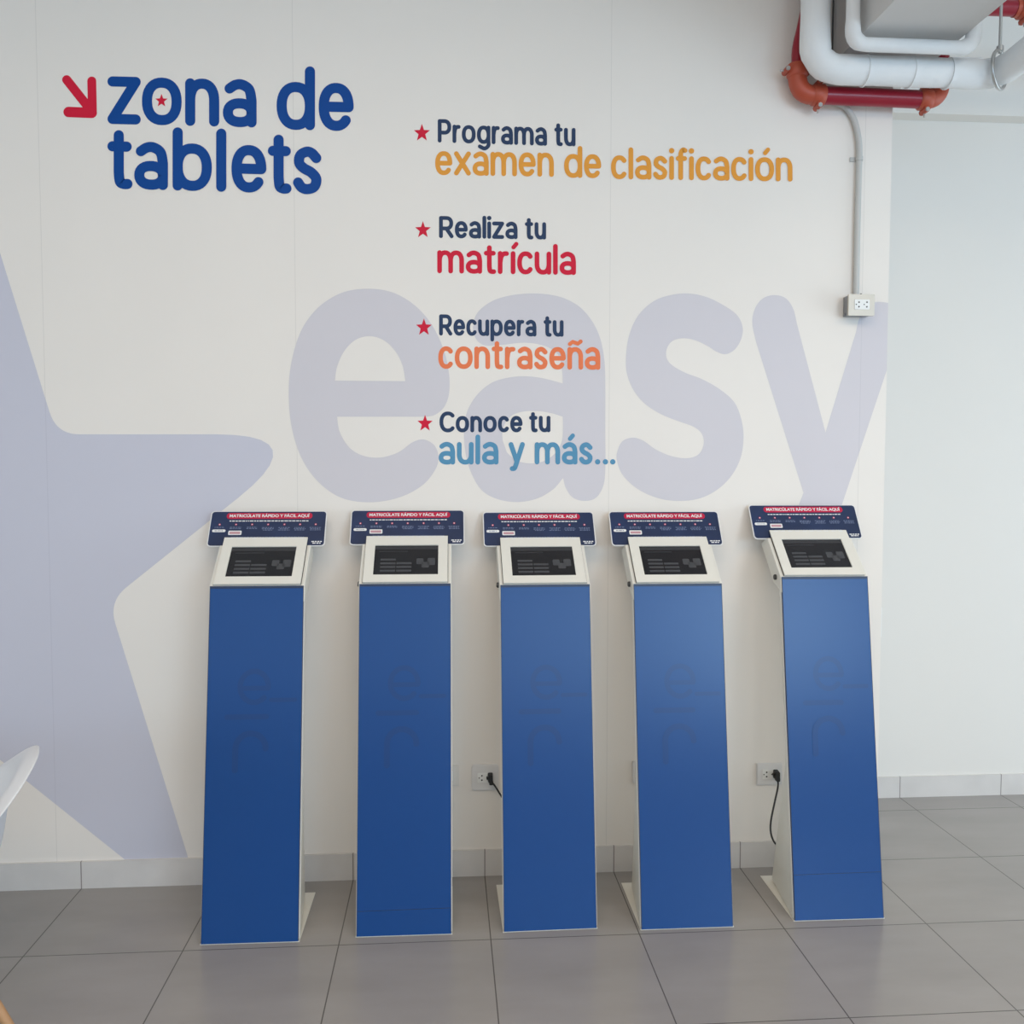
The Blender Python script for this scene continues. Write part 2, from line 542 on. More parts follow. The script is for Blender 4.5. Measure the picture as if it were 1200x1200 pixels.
def curve_fill(name, loops, m, y, parent=None):
    cu = bpy.data.curves.new(name, 'CURVE')
    cu.dimensions = '2D'
    cu.fill_mode = 'BOTH'
    for L in loops:
        s = cu.splines.new('POLY')
        s.points.add(len(L) - 1)
        for pt, (x, z) in zip(s.points, L):
            pt.co = (x, z, 0, 1)
        s.use_cyclic_u = True
    t = bpy.data.objects.new(name, cu)
    COL.objects.link(t)
    dg = bpy.context.evaluated_depsgraph_get()
    me = bpy.data.meshes.new_from_object(t.evaluated_get(dg))
    bpy.data.objects.remove(t)
    bpy.data.curves.remove(cu)
    bm = bmesh.new()
    bm.from_mesh(me)
    bmesh.ops.remove_doubles(bm, verts=bm.verts, dist=1e-6)
    for v in bm.verts:
        v.co = Vector((v.co.x, y, v.co.y))
    bm.normal_update()
    fl = [f for f in bm.faces if f.normal.y > 0]
    if fl:
        bmesh.ops.reverse_faces(bm, faces=fl)
    bm.to_mesh(me)
    bm.free()
    me.materials.clear()
    me.materials.append(m)
    me.name = name
    o = bpy.data.objects.new(name, me)
    COL.objects.link(o)
    if parent:
        o.parent = parent
    return o


# --- the huge pale star behind the left side (five straight edges, rounded corners), cut off by the skirting
TIP = [(-52, 129), (372, 509), (246, 1087), (-350, 1087), (-477, 509)]


def isect(a, b2, c, d):
    x1, y1, x2, y2, x3, y3, x4, y4 = *a, *b2, *c, *d
    D = (x1 - x2) * (y3 - y4) - (y1 - y2) * (x3 - x4)
    A = x1 * y2 - y1 * x2
    B = x3 * y4 - y3 * x4
    return ((A * (x3 - x4) - (x1 - x2) * B) / D, (A * (y3 - y4) - (y1 - y2) * B) / D)


T0, T1, T2, T3, T4 = TIP
INN = [isect(T0, T2, T4, T1), isect(T0, T2, T1, T3), isect(T1, T3, T2, T4), isect(T2, T4, T0, T3), isect(T0, T3, T4, T1)]
seq = []
for i in range(5):
    seq += [(TIP[i], 78), (INN[i], 27)]
star = []
for i, (c, rr) in enumerate(seq):
    p, n = Vector(seq[i - 1][0]), Vector(seq[(i + 1) % 10][0])
    c = Vector(c)
    if i == 4:
        rr = 92
    if i == 2:
        rr = 118
    a = c + (p - c).normalized() * rr
    bb = c + (n - c).normalized() * rr
    star += [tuple((1 - t) ** 2 * a + 2 * t * (1 - t) * c + t * t * bb) for t in [k / 10 for k in range(11)]]
loop = [pixel_to_wall(*p) for p in star]
clip = []
ZB = 0.1025
for i in range(len(loop)):
    (x0, z0), (x1, z1) = loop[i - 1], loop[i]
    if (z0 >= ZB) != (z1 >= ZB):
        t = (ZB - z0) / (z1 - z0)
        clip.append((x0 + t * (x1 - x0), ZB))
    if z1 >= ZB:
        clip.append((x1, z1))
o = curve_fill('mural_star', [clip], M['lilac_star'], WY - 0.0002)
tag(o, 'huge pale lilac five-pointed star printed on the left of the wall', 'wall graphic')

# --- the huge pale four-letter word
E_OUT = [(320 + x / 3, 320 + y / 3) for x, y in catmull([(225, 505), (235, 560), (270, 615), (320, 643), (380, 648), (440, 630), (490, 595), (530, 585), (568, 607), (582, 652), (565, 700), (520, 750), (440, 790), (340, 806), (240, 790), (160, 735), (100, 650), (65, 540), (55, 420), (65, 310), (100, 200), (160, 120), (240, 70), (330, 55), (420, 68), (500, 115), (560, 185), (600, 270), (618, 350), (619, 420), (602, 470), (570, 498), (535, 505)])]
E_IN = [(320 + x / 3, 320 + y / 3) for x, y in [(218, 378), (465, 380)] + catmull([(465, 380), (455, 325), (430, 275), (390, 237), (340, 222), (290, 235), (250, 275), (225, 330), (218, 378)])[1:-1]]
A_OUT = [(320 + x / 3, 320 + y / 3) for x, y in catmull([(703, 190), (712, 150), (740, 118), (785, 92), (850, 76), (930, 72), (1010, 84), (1075, 117), (1120, 167), (1150, 230), (1165, 310), (1168, 400), (1168, 550), (1168, 690), (1160, 750), (1135, 790), (1095, 801), (1055, 790), (1030, 757), (1020, 722)]) + catmull([(1018, 722), (985, 760), (930, 792), (860, 805), (790, 795), (735, 765), (700, 710), (680, 650), (672, 590), (672, 540), (685, 480), (720, 425), (770, 385), (830, 367), (890, 363), (950, 370), (1018, 388)]) + catmull([(1018, 380), (1015, 330), (1000, 285), (965, 260), (920, 248), (870, 245), (810, 252), (750, 255), (718, 238), (703, 205)])]
A_IN = [(320 + x / 3, 320 + y / 3) for x, y in catmull([(808, 590), (806, 560), (815, 530), (840, 500), (880, 487), (930, 485), (980, 493), (1018, 505)]) + catmull([(1019, 540), (1014, 595), (985, 640), (940, 665), (890, 668), (850, 655), (822, 630)])]
S_OUT = [(700 + x / 3.333, 320 + y / 3.333) for x, y in catmull([(568, 215), (560, 262), (535, 300), (500, 317), (465, 307), (430, 285), (380, 262), (330, 255), (290, 268), (270, 300), (272, 335), (295, 362), (345, 390), (410, 415), (480, 455), (535, 505), (562, 570), (571, 640), (560, 720), (525, 790), (470, 845), (400, 880), (320, 890), (240, 880), (160, 845), (100, 790), (76, 730), (80, 690), (100, 655), (140, 643), (180, 655), (230, 690), (290, 715), (350, 723), (395, 708), (415, 668), (408, 628), (375, 600), (320, 580), (250, 552), (185, 510), (140, 455), (115, 390), (112, 320), (125, 240), (160, 165), (220, 110), (290, 85), (360, 80), (430, 95), (500, 130), (548, 167)], True)]
YR = 1139
Y_OUT = [(700 + x / 3.333, 320 + y / 3.333) for x, y in catmull([(620, 270), (605, 195), (615, 140), (645, 100), (690, 86), (735, 98), (765, 140), (780, 200)]) + [(891, 622)] + catmull([(1010, 230), (1022, 180), (1045, 135), (1090, 113), (YR, 117)]) + [(YR - 5, 380), (955, 905)] + catmull([(925, 985), (890, 1030), (840, 1050), (800, 1030), (770, 985), (775, 940), (805, 858)])]


def clamp_wall(L):
    return [(min(x, WE - 0.0005), z) for x, z in L]


word_root = empty('mural_word', (0, 0, 0))
tag(word_root, 'huge pale lilac lowercase word printed across the wall behind the bullet lines', 'wall lettering')
for nm, loops in (('letter_e', [E_OUT, E_IN]), ('letter_a', [A_OUT, A_IN]), ('letter_s', [S_OUT]), ('letter_y', [Y_OUT])):
    curve_fill(nm, [clamp_wall([pixel_to_wall(*p) for p in L]) for L in loops], M['lilac'], WY - 0.0003, word_root)

# --- heading
hd = empty('heading_lettering', (0, 0, 0))
tag(hd, 'large rounded blue lettering "zona de tablets" at the upper left of the wall', 'wall lettering')
P = []
for t, sp, b0, b1, xh in (
        ('zona', [(126, 165), (166.4, 213), (217, 257), (261.2, 300.8)], 145.2, 149.6, 55.8),
        ('de', [(324.2, 369.2), (373.5, 414.5)], 151.8, 154.0, 56.2),
        ('tablets', [(126, 155.4), (157.4, 197), (202.4, 248.4), (253.2, 265.6), (271.4, 312.2), (314, 341.7), (343.5, 377.3)], 221.0, 228.2, 55.6)):
    P += word(t, sp[0][0], sp[-1][1], b0, b1, xh, 11.9, spans=sp)
decal_mesh('lettering', P, M['heading_blue'], hd, 0.0006)
decal_mesh('red_star', [star_poly(189.3, 118.2, 8.2)], M['red_print'], hd, 0.0008)['label'] = 'small red star inside the letter o'
# --- red arrow
A = stroke([(78.2, 93.5), (107, 130)], 10.6) + stroke([(107.6, 95), (108.4, 132.6)], 10.4) + stroke([(80.5, 131.3), (107.6, 132.4)], 12.2)
o = decal_mesh('arrow_graphic', A, M['red_print'], None, 0.0006)
tag(o, 'red diagonal arrow printed left of the blue heading, pointing down right', 'wall graphic')
# --- four bullet phrases
BUL = [
    ('"Programa tu examen de clasificación"', 'orange second line', (494.4, 156), 10.8,
     [('Programa', 513, 641, 167.0, 171.0, 21.4, 4.5), ('tu', 649.6, 674.4, 171.2, 171.6, 21.4, 4.5)],
     [('examen', 510, 649, 205.2, 207.4, 28.2, 5.5), ('de', 661, 704.4, 208.4, 209.0, 28, 5.5), ('clasificación', 716, 928.4, 210.0, 213.0, 28, 5.5)], 'orange_print'),
    ('"Realiza tu matrícula"', 'red second line', (495.6, 269.6), 10.4,
     [('Realiza', 514.5, 606.5, 279, 280.3, 20.2, 4.5), ('tu', 615.1, 639.9, 280.6, 280.8, 20.2, 4.5)],
     [('matrícula', 512.4, 674.9, 320.2, 322.4, 27, 5.5)], 'red_print'),
    ('"Recupera tu contraseña"', 'coral orange second line', (496.8, 383.8), 10.6,
     [('Recupera', 514.6, 628.6, 393.2, 394.4, 19.4, 4.4), ('tu', 637, 660.4, 394.6, 394.7, 19.4, 4.4)],
     [('contraseña', 513.6, 703.4, 432.2, 433.4, 26.4, 5.4)], 'coral_print'),
    ('"Conoce tu aula y más..."', 'greyish blue second line', (498.1, 496.3), 10.2,
     [('Conoce', 515, 612.3, 506.7, 506.6, 19.2, 4.5), ('tu', 620, 645, 506.6, 506.5, 19.2, 4.5)],
     [('aula', 514, 584.2, 544.4, 544.4, 26.4, 5.6), ('y', 596, 615, 543.6, 543.6, 25.5, 5.6), ('más', 626.5, 694.6, 544.2, 544.4, 26, 5.6)], 'teal_print'),
]
for phrase, look, sc, sr, l1, l2, mk in BUL:
    r = empty('bullet_phrase', (0, 0, 0))
    tag(r, 'wall text %s with red star and %s' % (phrase, look), 'wall lettering', 'bullet phrases on the mural')
    decal_mesh('star_bullet', [star_poly(sc[0], sc[1], sr)], M['red_print'], r, 0.0006)
    P = []
    for w in l1:
        P += word(*w)
    decal_mesh('first_line', P, M['navy_text'], r, 0.0006)
    P = []
    for w in l2:
        P += word(*w)
    if mk == 'teal_print':
        for u in (700.3, 709.4, 718.0):
            P += stroke([(u, 541.2)], 6.2)
    decal_mesh('second_line', P, M[mk], r, 0.0006)['label'] = look.replace(' second line', ' lettering')

# ------------------------------------------------------------------ tablet kiosks
KW, DF, ZF = 0.3217, 0.182, 1.164           # width, set-back and height of the front panel's top edge
XV = Vector((1, 0, 0))


def frame(o, e):
    o, e = Vector(o), Vector(e).normalized()
    n = Vector((0, -e.z, e.y))
    return lambda u, v, h=0.0: tuple(o + u * XV + v * e + h * n)


HEAD = frame((0, DF, ZF), (0, 0.1655, 0.1468))       # sloping face of the head
SIGN = frame((0, 0.331, 1.2845), (0, 0.0797, 0.1221))
PANEL = frame((0, 0, 0), (0, DF, ZF))                  # leaning front


def on(fr, h):
    return lambda u, v: fr(u, v, h)


def text_mesh(body, size):
    cu = bpy.data.curves.new('t', 'FONT')
    cu.body = body
    cu.size = size
    cu.offset = size * 0.03
    cu.align_x = 'CENTER'
    cu.align_y = 'CENTER'
    t = bpy.data.objects.new('t', cu)
    COL.objects.link(t)
    dg = bpy.context.evaluated_depsgraph_get()
    me = bpy.data.meshes.new_from_object(t.evaluated_get(dg))
    v = [tuple(x.co) for x in me.vertices]
    f = [tuple(p.vertices) for p in me.polygons]
    bpy.data.objects.remove(t)
    bpy.data.curves.remove(cu)
    bpy.data.meshes.remove(me)
    return v, f


def make_kiosk():
    k = empty('tablet_kiosk', (0, 0, 0))
    hw = KW / 2
    # base plate
    b = MB(); b.box((-hw - 0.0005, -0.0005, 0.0), (hw + 0.0005, 0.345, 0.0025)); b.build('base_plate', M['kiosk_white'], k)
    # folded steel body: leaning wedge below, thin column above
    s = DF / ZF
    prof = [(0.006, 0.008), (0.305, 0.008), (0.116, 0.49), (0.108, 0.56), (s * 1.10 + 0.028, 1.10), (s * 1.15 + 0.02, 1.15), (s * 1.15 + 0.006, 1.15)]
    b = MB()
    b.prism(prof, lambda y, z: (-hw + 0.105 * max(0, y - s * z - 0.012), y, z), lambda y, z: (hw - 0.105 * max(0, y - s * z - 0.012), y, z))
    body = b.build('body', M['kiosk_white'], k)
    # blue front panel
    L = (DF ** 2 + ZF ** 2) ** 0.5
    b = MB(); b.prism(rrect(-hw + 0.003, 0.0032, hw - 0.003, L - 0.003, 0.001, 2), on(PANEL, -0.004), on(PANEL, 0.0035))
    fp = b.build('front_panel', M['kiosk_blue'], k)
    fp['label'] = 'glossy blue leaning front'
    b = MB(); b.prism([(-hw + 0.003, L - 0.011), (hw - 0.003, L - 0.011), (hw - 0.003, L - 0.0025), (-hw + 0.003, L - 0.0025)], on(PANEL, 0.0), on(PANEL, 0.0042))  # top band paints in the shade under the head's lip
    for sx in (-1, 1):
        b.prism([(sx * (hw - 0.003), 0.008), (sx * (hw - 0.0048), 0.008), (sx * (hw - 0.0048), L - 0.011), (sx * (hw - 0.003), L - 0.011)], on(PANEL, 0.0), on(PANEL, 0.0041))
    b.build('edge_and_lip_shade', M['kiosk_navy'], fp)['label'] = 'dark navy panel edges, top band painted as shade under the head'
    # faded print: a ring-shaped letter and two bars, hardly lighter or darker than the blue
    fpm = MB()
    def fpoly(st, w):
        for pts, qs in stroke(st, w):
            fpm.add([PANEL(u, v, 0.0037 + 0.00002 * len(fpm.f)) for u, v in pts], qs)
    fpoly([(-0.05, .83), (0.045, .83)], .016)
    fpoly([(-0.002 + 0.047 * math.cos(math.radians(a)), .835 + 0.052 * math.sin(math.radians(a))) for a in range(0, 316, 9)], .018)
    fpoly([(0.055, .79), (0.135, .79)], .014)
    fpoly([(-0.09, .735), (0.04, .735)], .018)
    fpoly([(-0.01 + 0.05 * math.cos(math.radians(a)), .63 + 0.05 * math.sin(math.radians(a))) for a in range(0, 181, 9)] + [(-.06, .56)], .02)
    fpm.build('faded_print', M['kiosk_faded'], fp)['label'] = 'barely visible worn print'
    # head: sloping box
    prof = [(0.182, 1.1605), (0.327, 1.2888), (0.398, 1.262), (0.258, 1.134), (0.172, 1.106)]
    b = MB(); b.prism(prof, lambda y, z: (-hw, y, z), lambda y, z: (hw, y, z))
    head = b.build('head_housing', M['kiosk_white'], k)
    bevel(head, 0.003, 2)
    # bezel: plate with an opening, held 5 mm above the head
    bw, bl = 0.2947 / 2, 0.2212
    x0, x1 = -bw + 0.115 * 2 * bw, -bw + 0.885 * 2 * bw
    y0, y1 = (1 - 0.845) * bl, (1 - 0.205) * bl
    b = MB(); b.ring([(-bw, 0), (bw, 0), (bw, bl), (-bw, bl)], [(x0, y0), (x1, y0), (x1, y1), (x0, y1)], on(HEAD, 0.0015), on(HEAD, 0.007))
    bz = b.build('screen_bezel', M['kiosk_white'], k)
    for sx in (-1, 1):
        b = MB()
        b.prism([(sx * (bw + 0.0002), 0.002), (sx * (bw + 0.0015), 0.002), (sx * (bw + 0.0015), 0.19), (sx * (bw + 0.0002), 0.19)], on(HEAD, -0.002), on(HEAD, 0.0022))
        b.build('gap_line', M['groove'], bz)['label'] = 'dark thin gap beside the bezel'
    for i in range(10):  # white dashes stand in for highlights along the bezel's top edge
        b = MB()
        u = -bw + 0.022 + i * (2 * bw - 0.044) / 9
        b.prism(rrect(u - 0.008, bl - 0.0068, u + 0.008, bl - 0.0035, 0.0015, 3), on(HEAD, 0.0065), on(HEAD, 0.0074))
        b.build('highlight_dash', M['board_white'], bz)['label'] = 'short white dash painted as a highlight on the top edge'
    # tablet screen
    b = MB(); b.prism([(x0 - .003, y0 - .003), (x1 + .003, y0 - .003), (x1 + .003, y1 + .003), (x0 - .003, y1 + .003)], on(HEAD, 0.0), on(HEAD, 0.003))
    ts = b.build('tablet_screen', M['screen'], k)
    w, h = x1 - x0, y1 - y0
    def ui(bb, u0, v0, u1, v1, r=0.0015):
        bb.prism(rrect(x0 + u0 * w, y0 + v0 * h, x0 + u1 * w, y0 + v1 * h, r, 2), on(HEAD, 0.0029), on(HEAD, 0.00325))
    for i in range(4):
        for j in range(2):
            if i == 0 and j == 1:
                continue
            b = MB()
            ui(b, 0.10 + 0.25 * j, 0.49 - 0.125 * i, 0.335 + 0.25 * j, 0.555 - 0.125 * i)
            b.build('screen_button', M['screen_ui'], ts)['label'] = 'dim grey button bar'
    b = MB(); ui(b, 0.07, 0.79, 0.52, 0.815); b.build('screen_heading', M['screen_ui_dark'], ts)
    b = MB()
    for (u, v, a, c) in ((0.66, .36, .77, .56), (.74, .25, .86, .44), (.83, .33, .95, .57)):
        ui(b, u, v, a, c, 0.004)
    b.build('screen_picture', M['screen_ui'], ts)['label'] = 'dim grey picture'
    b = MB(); ui(b, 0.0, 0.87, 1.0, 0.97, 0.0005); b.build('screen_header', M['screen_ui_dark'], ts)
    # lock on the left cheek of the head
    b = MB()
    c = Vector((-hw, 0.229, 1.155))
    b.tube([c + Vector((0.002, 0, 0)), c + Vector((-0.006, 0, 0))], 0.010, 20)
    b.tube([c + Vector((-0.006, 0, 0)), c + Vector((-0.008, 0, 0))], 0.0075, 20)
    b.box((-hw - 0.0085, 0.2275, 1.150), (-hw - 0.0075, 0.2305, 1.160))
    b.build('lock', M['dark_metal'], k)['label'] = 'round metal cam lock'
    # information board behind the bezel
    sw, sh = 0.4166, 0.1458
    b = MB(); b.prism(rrect(-sw / 2, 0, sw / 2, sh, 0.013, 6), on(SIGN, -0.005), on(SIGN, 0.0))
    ib = b.build('information_board', M['board_white'], k)
    b = MB(); b.prism(rrect(-sw / 2 + .003, .003, sw / 2 - .003, sh - .0025, 0.011, 6), on(SIGN, 0.0), on(SIGN, 0.0006))
    b.build('printed_face', M['board_navy'], ib)['label'] = 'dark navy printed face'
    U = lambda u: -sw / 2 + u * sw
    V = lambda v: sh * (1 - v)
    b = MB(); b.prism(rrect(U(.135), V(.225), U(.875), V(.055), 0.011, 6), on(SIGN, 0.0004), on(SIGN, 0.0012))
    b.build('title_banner', M['board_red'], ib)['label'] = 'crimson title strip'
    v, f = text_mesh('MATRICÚLATE RÁPIDO Y FÁCIL AQUÍ', 0.0168)
    xs = [p[0] for p in v]; ys = [p[1] for p in v]
    cx, cy, kx = (min(xs) + max(xs)) / 2, (min(ys) + max(ys)) / 2, (0.69 * sw) / (max(xs) - min(xs))
    obj('title_lettering', [SIGN(U(.505) + (p[0] - cx) * kx, V(.135) + (p[1] - cy), 0.0014) for p in v], f, M['board_white'], ib, smooth='flat_decal')['label'] = 'white capitals MATRICÚLATE RÁPIDO Y FÁCIL AQUÍ'
    rng = random.Random(3)
    def piece(name, m, poly, h0, h1, label=None):
        b = MB(); b.prism(poly, on(SIGN, h0), on(SIGN, h1))
        o = b.build(name, M[m], ib)
        if label:
            o['label'] = label
    def dashes(m, u0, u1, vv, hh, mn=.010, mx=.035):
        b = MB()
        u = u0
        while u < u1:
            e = min(u + rng.uniform(mn, mx), u1)
            b.prism(rrect(U(u), V(vv + hh), U(e), V(vv), 0.0004, 1), on(SIGN, 0.0005), on(SIGN, 0.0010))
            u = e + 0.006
        b.build('print_line', M[m], ib)
    dashes('board_white', .165, .845, .272, .026)
    cols = [.085, .225, .363, .50, .64, .775, .91]
    for i, u in enumerate(cols):
        piece('step_mark', 'board_red', ell(U(u), V(.385), .0042, .0042, 14), 0.0005, 0.0010, 'small red dot')
        piece('step_number', 'board_white', ell(U(u), V(.385), .0022, .0022, 10), 0.0008, 0.0013)
        rows = [.455] if i == 0 else ([.455, .49] if i < 3 else [.465, .50, .535])
        for j, vv in enumerate(rows):
            q = rng.uniform(.035, .052)
            dashes('board_pale', u - q, u + q, vv, .019, .008, .022)
    piece('button_graphic', 'board_white', rrect(U(.028), V(.60), U(.142), V(.525), .005, 5), 0.0005, 0.0010, 'white pill-shaped button picture')
    dashes('board_pale', .05, .12, .552, .02)
    piece('field_graphic', 'board_white', rrect(U(.168), V(.68), U(.28), V(.56), .003, 3), 0.0005, 0.0010, 'white rounded box picture')
    piece('field_entry', 'board_pink', rrect(U(.178), V(.655), U(.27), V(.59), .001, 2), 0.0010, 0.0014, 'pinkish strip')
    dashes('board_pale', .20, .82, .735, .02)
    dashes('board_white', .885, .975, .86, .028, .012, .03)
    dashes('board_white', .895, .965, .905, .028, .012, .03)
    return k


def copy_tree(o, parent=None):
    c = o.copy()
    COL.objects.link(c)
    c.parent = parent
    for ch in list(o.children):
        copy_tree(ch, c)
    return c


kiosk0 = make_kiosk()
KPOSE = [(0.7073, -0.4442, -0.0092, 0.9987), (1.2115, -0.431, -0.0076, 1.0), (1.7046, -0.4307, 0.0103, 0.9940), (2.1705, -0.4507, -0.0054, 0.9955), (2.7119, -0.4298, -0.0096, 1.0115)]
KLAB = ['leftmost blue tablet kiosk, standing in front of the pale star arm',
        'second blue tablet kiosk from the left, its lower edge crossed by a thin fold line',
        'middle blue tablet kiosk of five, with a plugged socket at its left edge',
        'fourth blue tablet kiosk from the left, white foot plate showing at its left',
        'rightmost blue tablet kiosk at the wall end, its white left side showing']
kiosks = []
protos = [copy_tree(kiosk0) for _ in range(4)]
kiosks = [kiosk0] + protos
for kk, (x, y, a, sz), lb in zip(kiosks, KPOSE, KLAB):
    kk.location = (x, y, 0)
    kk.rotation_euler = (0, 0, a)
    kk.scale = (1, 1, sz)
    tag(kk, lb, 'kiosk', 'tablet kiosks along the mural wall')
for i, v in ((1, 0.083), (4, 0.153)):       # fold lines near the foot of two panels
    fpn = [c for c in kiosks[i].children if c.name.startswith('front_panel')][0]
    b = MB(); b.prism([(-KW / 2 + .006, v), (KW / 2 - .006, v + .003), (KW / 2 - .006, v + .0045), (-KW / 2 + .006, v + .0015)], on(PANEL, 0.003), on(PANEL, 0.0041))
    b.build('fold_line', M['kiosk_navy'], fpn)

# ------------------------------------------------------------------ sockets, cords
def socket(name, x0, z0, x1, z1, label, rad, plate='socket_plate', y=WY, group='wall sockets behind the kiosks', insert=True):
    cx, cz = (x0 + x1) / 2, (z0 + z1) / 2
    r = empty(name, (cx, y, cz))
    b = MB()
    hw, hh = (x1 - x0) / 2, (z1 - z0) / 2
    b.prism(rrect(-hw, -hh, hw, hh, rad, 5), lambda u, v: (u, 0, v), lambda u, v: (u, -0.006, v))
    b.prism(rrect(-hw + .003, -hh + .003, hw - .003, hh - .003, rad * .8, 5), lambda u, v: (u, -0.005, v), lambda u, v: (u, -0.009, v))
    b.build('cover_plate', M[plate], r)
    if insert:
        sockets_insert(r, -0.029, -0.0185, 0.029, 0.0185, -0.009)
    tag(r, label, 'wall socket', group)
    return r


def sockets_insert(r, x0, z0, x1, z1, y):
    b = MB(); b.prism(rrect(x0, z0, x1, z1, .003, 3), lambda u, v: (u, y + .002, v), lambda u, v: (u, y - .002, v))
    ins = b.build('socket_insert', M['socket_white'], r)
    b = MB()
    w = x1 - x0
    for c in (x0 + w * .25, x0 + w * .78):
        for dx, dz, rr in ((-.0085, 0, .0023), (.002, .0085, .0031), (.002, -.0085, .0031)):
            b.prism(ell(c + dx, dz + (z0 + z1) / 2, rr, rr, 12), lambda u, v: (u, y - .001, v), lambda u, v: (u, y - .0024, v))
    b.build('socket_holes', M['black'], ins)


s3 = socket('wall_socket', 1.450, 0.333, 1.553, 0.433, 'rounded grey double wall socket with a black plug, left of the middle kiosk', 0.012)
s5 = socket('wall_socket', 2.562, 0.327, 2.664, 0.413, 'square-cornered grey double wall socket with a black plug, left of the rightmost kiosk', 0.003)
socket('wall_socket', 2.070, 0.345, 2.172, 0.436, 'grey socket plate mostly hidden behind the left edge of the fourth kiosk', 0.012)
socket('wall_socket', 1.299, 0.353, 1.402, 0.433, 'pale socket plate peeping out at the right edge of the second kiosk', 0.004, plate='paint')


def cord(px, pz, pts, label):
    r = empty('power_cord', (px, WY - 0.011, pz))
    L = [(p[0] - px, p[1] - (WY - 0.011), p[2] - pz) for p in pts]
    b = MB()
    b.prism(rrect(-.010, -.017, .010, .017, .005, 4), lambda u, v: (u, 0, v), lambda u, v: (u * .85, -.026, v * .85))
    b.prism(rrect(-.007, -.024, .008, -.008, .004, 3), lambda u, v: (u + .002, -.008, v), lambda u, v: (u + .002, -.024, v))
    b.prism(ell(-.012, 0.0, .0035, .005, 10), lambda u, v: (u, -.004, v), lambda u, v: (u, -.018, v))
    b.build('plug', M['black'], r)
    b = MB(); b.tube(catmull(L, n=8), 0.0036, 10); b.build('cable', M['black'], r)
    tag(r, label, 'power cord', 'power cords of the kiosks')


cord(1.521, 0.386, [(1.524, -.022, .372), (1.537, -.045, .364), (1.556, -.09, .345), (1.60, -.15, .29), (1.66, -.165, .2), (1.72, -.145, .14)], 'short black power cord running from the rounded socket behind the middle kiosk')
cord(2.636, 0.372, [(2.639, -.022, .356), (2.636, -.035, .332), (2.617, -.055, .28), (2.593, -.085, .225), (2.580, -.115, .189), (2.583, -.145, .160), (2.605, -.158, .140)], 'long black power cord hanging in a curve left of the rightmost kiosk')

# switch plate on the end face of the mural wall
r = empty('end_plate', (WE, 0.05, 0.96))
b = MB(); b.prism(rrect(-.035, -.06, .035, .06, .004, 3), lambda u, v: (0, u, v), lambda u, v: (.008, u, v)); b.build('cover_plate', M['socket_white'], r)
b = MB()
for dz in (-.03, .03):
    b.prism(rrect(-.012, dz - .018, .012, dz + .018, .002, 2), lambda u, v: (.007, u, v), lambda u, v: (.0105, u, v))
b.build('rocker', M['socket_plate'], r)
tag(r, 'slim white switch plate on the end face of the mural wall', 'wall switch')

# ------------------------------------------------------------------ surface box and conduit
r = empty('outlet_box', (2.919, WY, 2.179))
b = MB(); b.box((-.043, -.054, -.036), (.046, 0, .038)); b.box((-.047, -.02, -.034), (-.043, -.008, -.026)); bx = b.build('box_body', M['box_grey'], r)
b = MB(); b.prism(rrect(-.050, -.040, .051, .040, .003, 3), lambda u, v: (u, -.052, v), lambda u, v: (u, -.062, v)); b.build('cover_plate', M['steel_plate'], r)
sockets_insert(r, -.027, -.017, .031, .020, -.062)
b = MB(); b.tube([(.012, -.03, .038), (.012, -.03, .049)], .003, 10); b.tube([(.028, -.03, .038), (.028, -.03, .041)], .004, 10); b.build('screw', M['dark_metal'], r)
tag(r, 'surface-mounted metal outlet box with white socket at the bottom of the conduit', 'outlet box')
r = empty('conduit_pipe', (2.919, -0.02, 2.22))
pts = [(2.919, -.0105, 2.216), (2.919, -.0105, 2.5), (2.920, -.0105, 2.70), (2.919, -.0105, 2.79), (2.902, -.0105, 2.868), (2.876, -.0105, 2.912), (2.845, -.0105, 2.935), (2.79, -.0105, 2.95)]
L = [(p[0] - 2.919, p[1] + .02, p[2] - 2.22) for p in pts]
b = MB(); b.tube([L[0], L[1], L[2]] + catmull(L[2:], n=6)[1:], .0110, 16); b.build('tube', M['conduit'], r)
b = MB(); b.tube([(.001, .008, .508), (.001, .008, .522)], .0135, 16); b.box((-.03, .018, .507), (.018, .0235, .523)); b.build('clamp', M['conduit'], r)
tag(r, 'thin white painted conduit curving down from the red pipe to the outlet box', 'conduit')

# ------------------------------------------------------------------ pipes under the ceiling
IZ = 2.992
r = empty('insulated_pipe', (2.676, -0.168, IZ))
ox, oy, oz = 2.676, -0.168, IZ
path = [(2.676, -.168, 3.698), (2.676, -.168, 3.30), (2.676, -.168, 3.13)] + bend((2.676, -.168, 3.09), (2.676, -.168, 2.994), (2.772, -.168, 2.994), 8) + [(2.9, -.168, 2.994), (3.1, -.168, 2.994), (3.27, -.168, 2.994)] + bend((3.28, -.168, 2.994), (3.365, -.168, 2.994), (3.365, -.253, 2.999), 8) + [(3.365, -.6, 3.01), (3.365, -1.6, 3.03), (3.365, -3.6, 3.06)]
fine = []
for p, q in zip(path, path[1:]):
    n = max(1, int((Vector(q) - Vector(p)).length / 0.05))
    fine += [tuple(Vector(p).lerp(Vector(q), i / n)) for i in range(n)]
fine.append(path[-1])
rr = [0.0508 + 0.0012 * math.sin(i * 1.7) + (0.003 if 0.05 < p[2] - 2.994 < .18 and p[0] < 2.7 else 0) for i, p in enumerate(fine)]
b = MB(); b.tube([(p[0] - ox, p[1] - oy, p[2] - oz) for p in fine], rr, 24); b.build('pipe_wrap', M['insulation'], r)
for c in ((2.86, -.168, 2.994), (3.03, -.168, 2.994), (3.17, -.168, 2.994)):
    b = MB()
    b.tube([(c[0] - .002 - ox, 0, 0), (c[0] + .002 - ox, 0, 0)], .0545, 24)
    b.build('wrap_seam', M['insulation'], r)
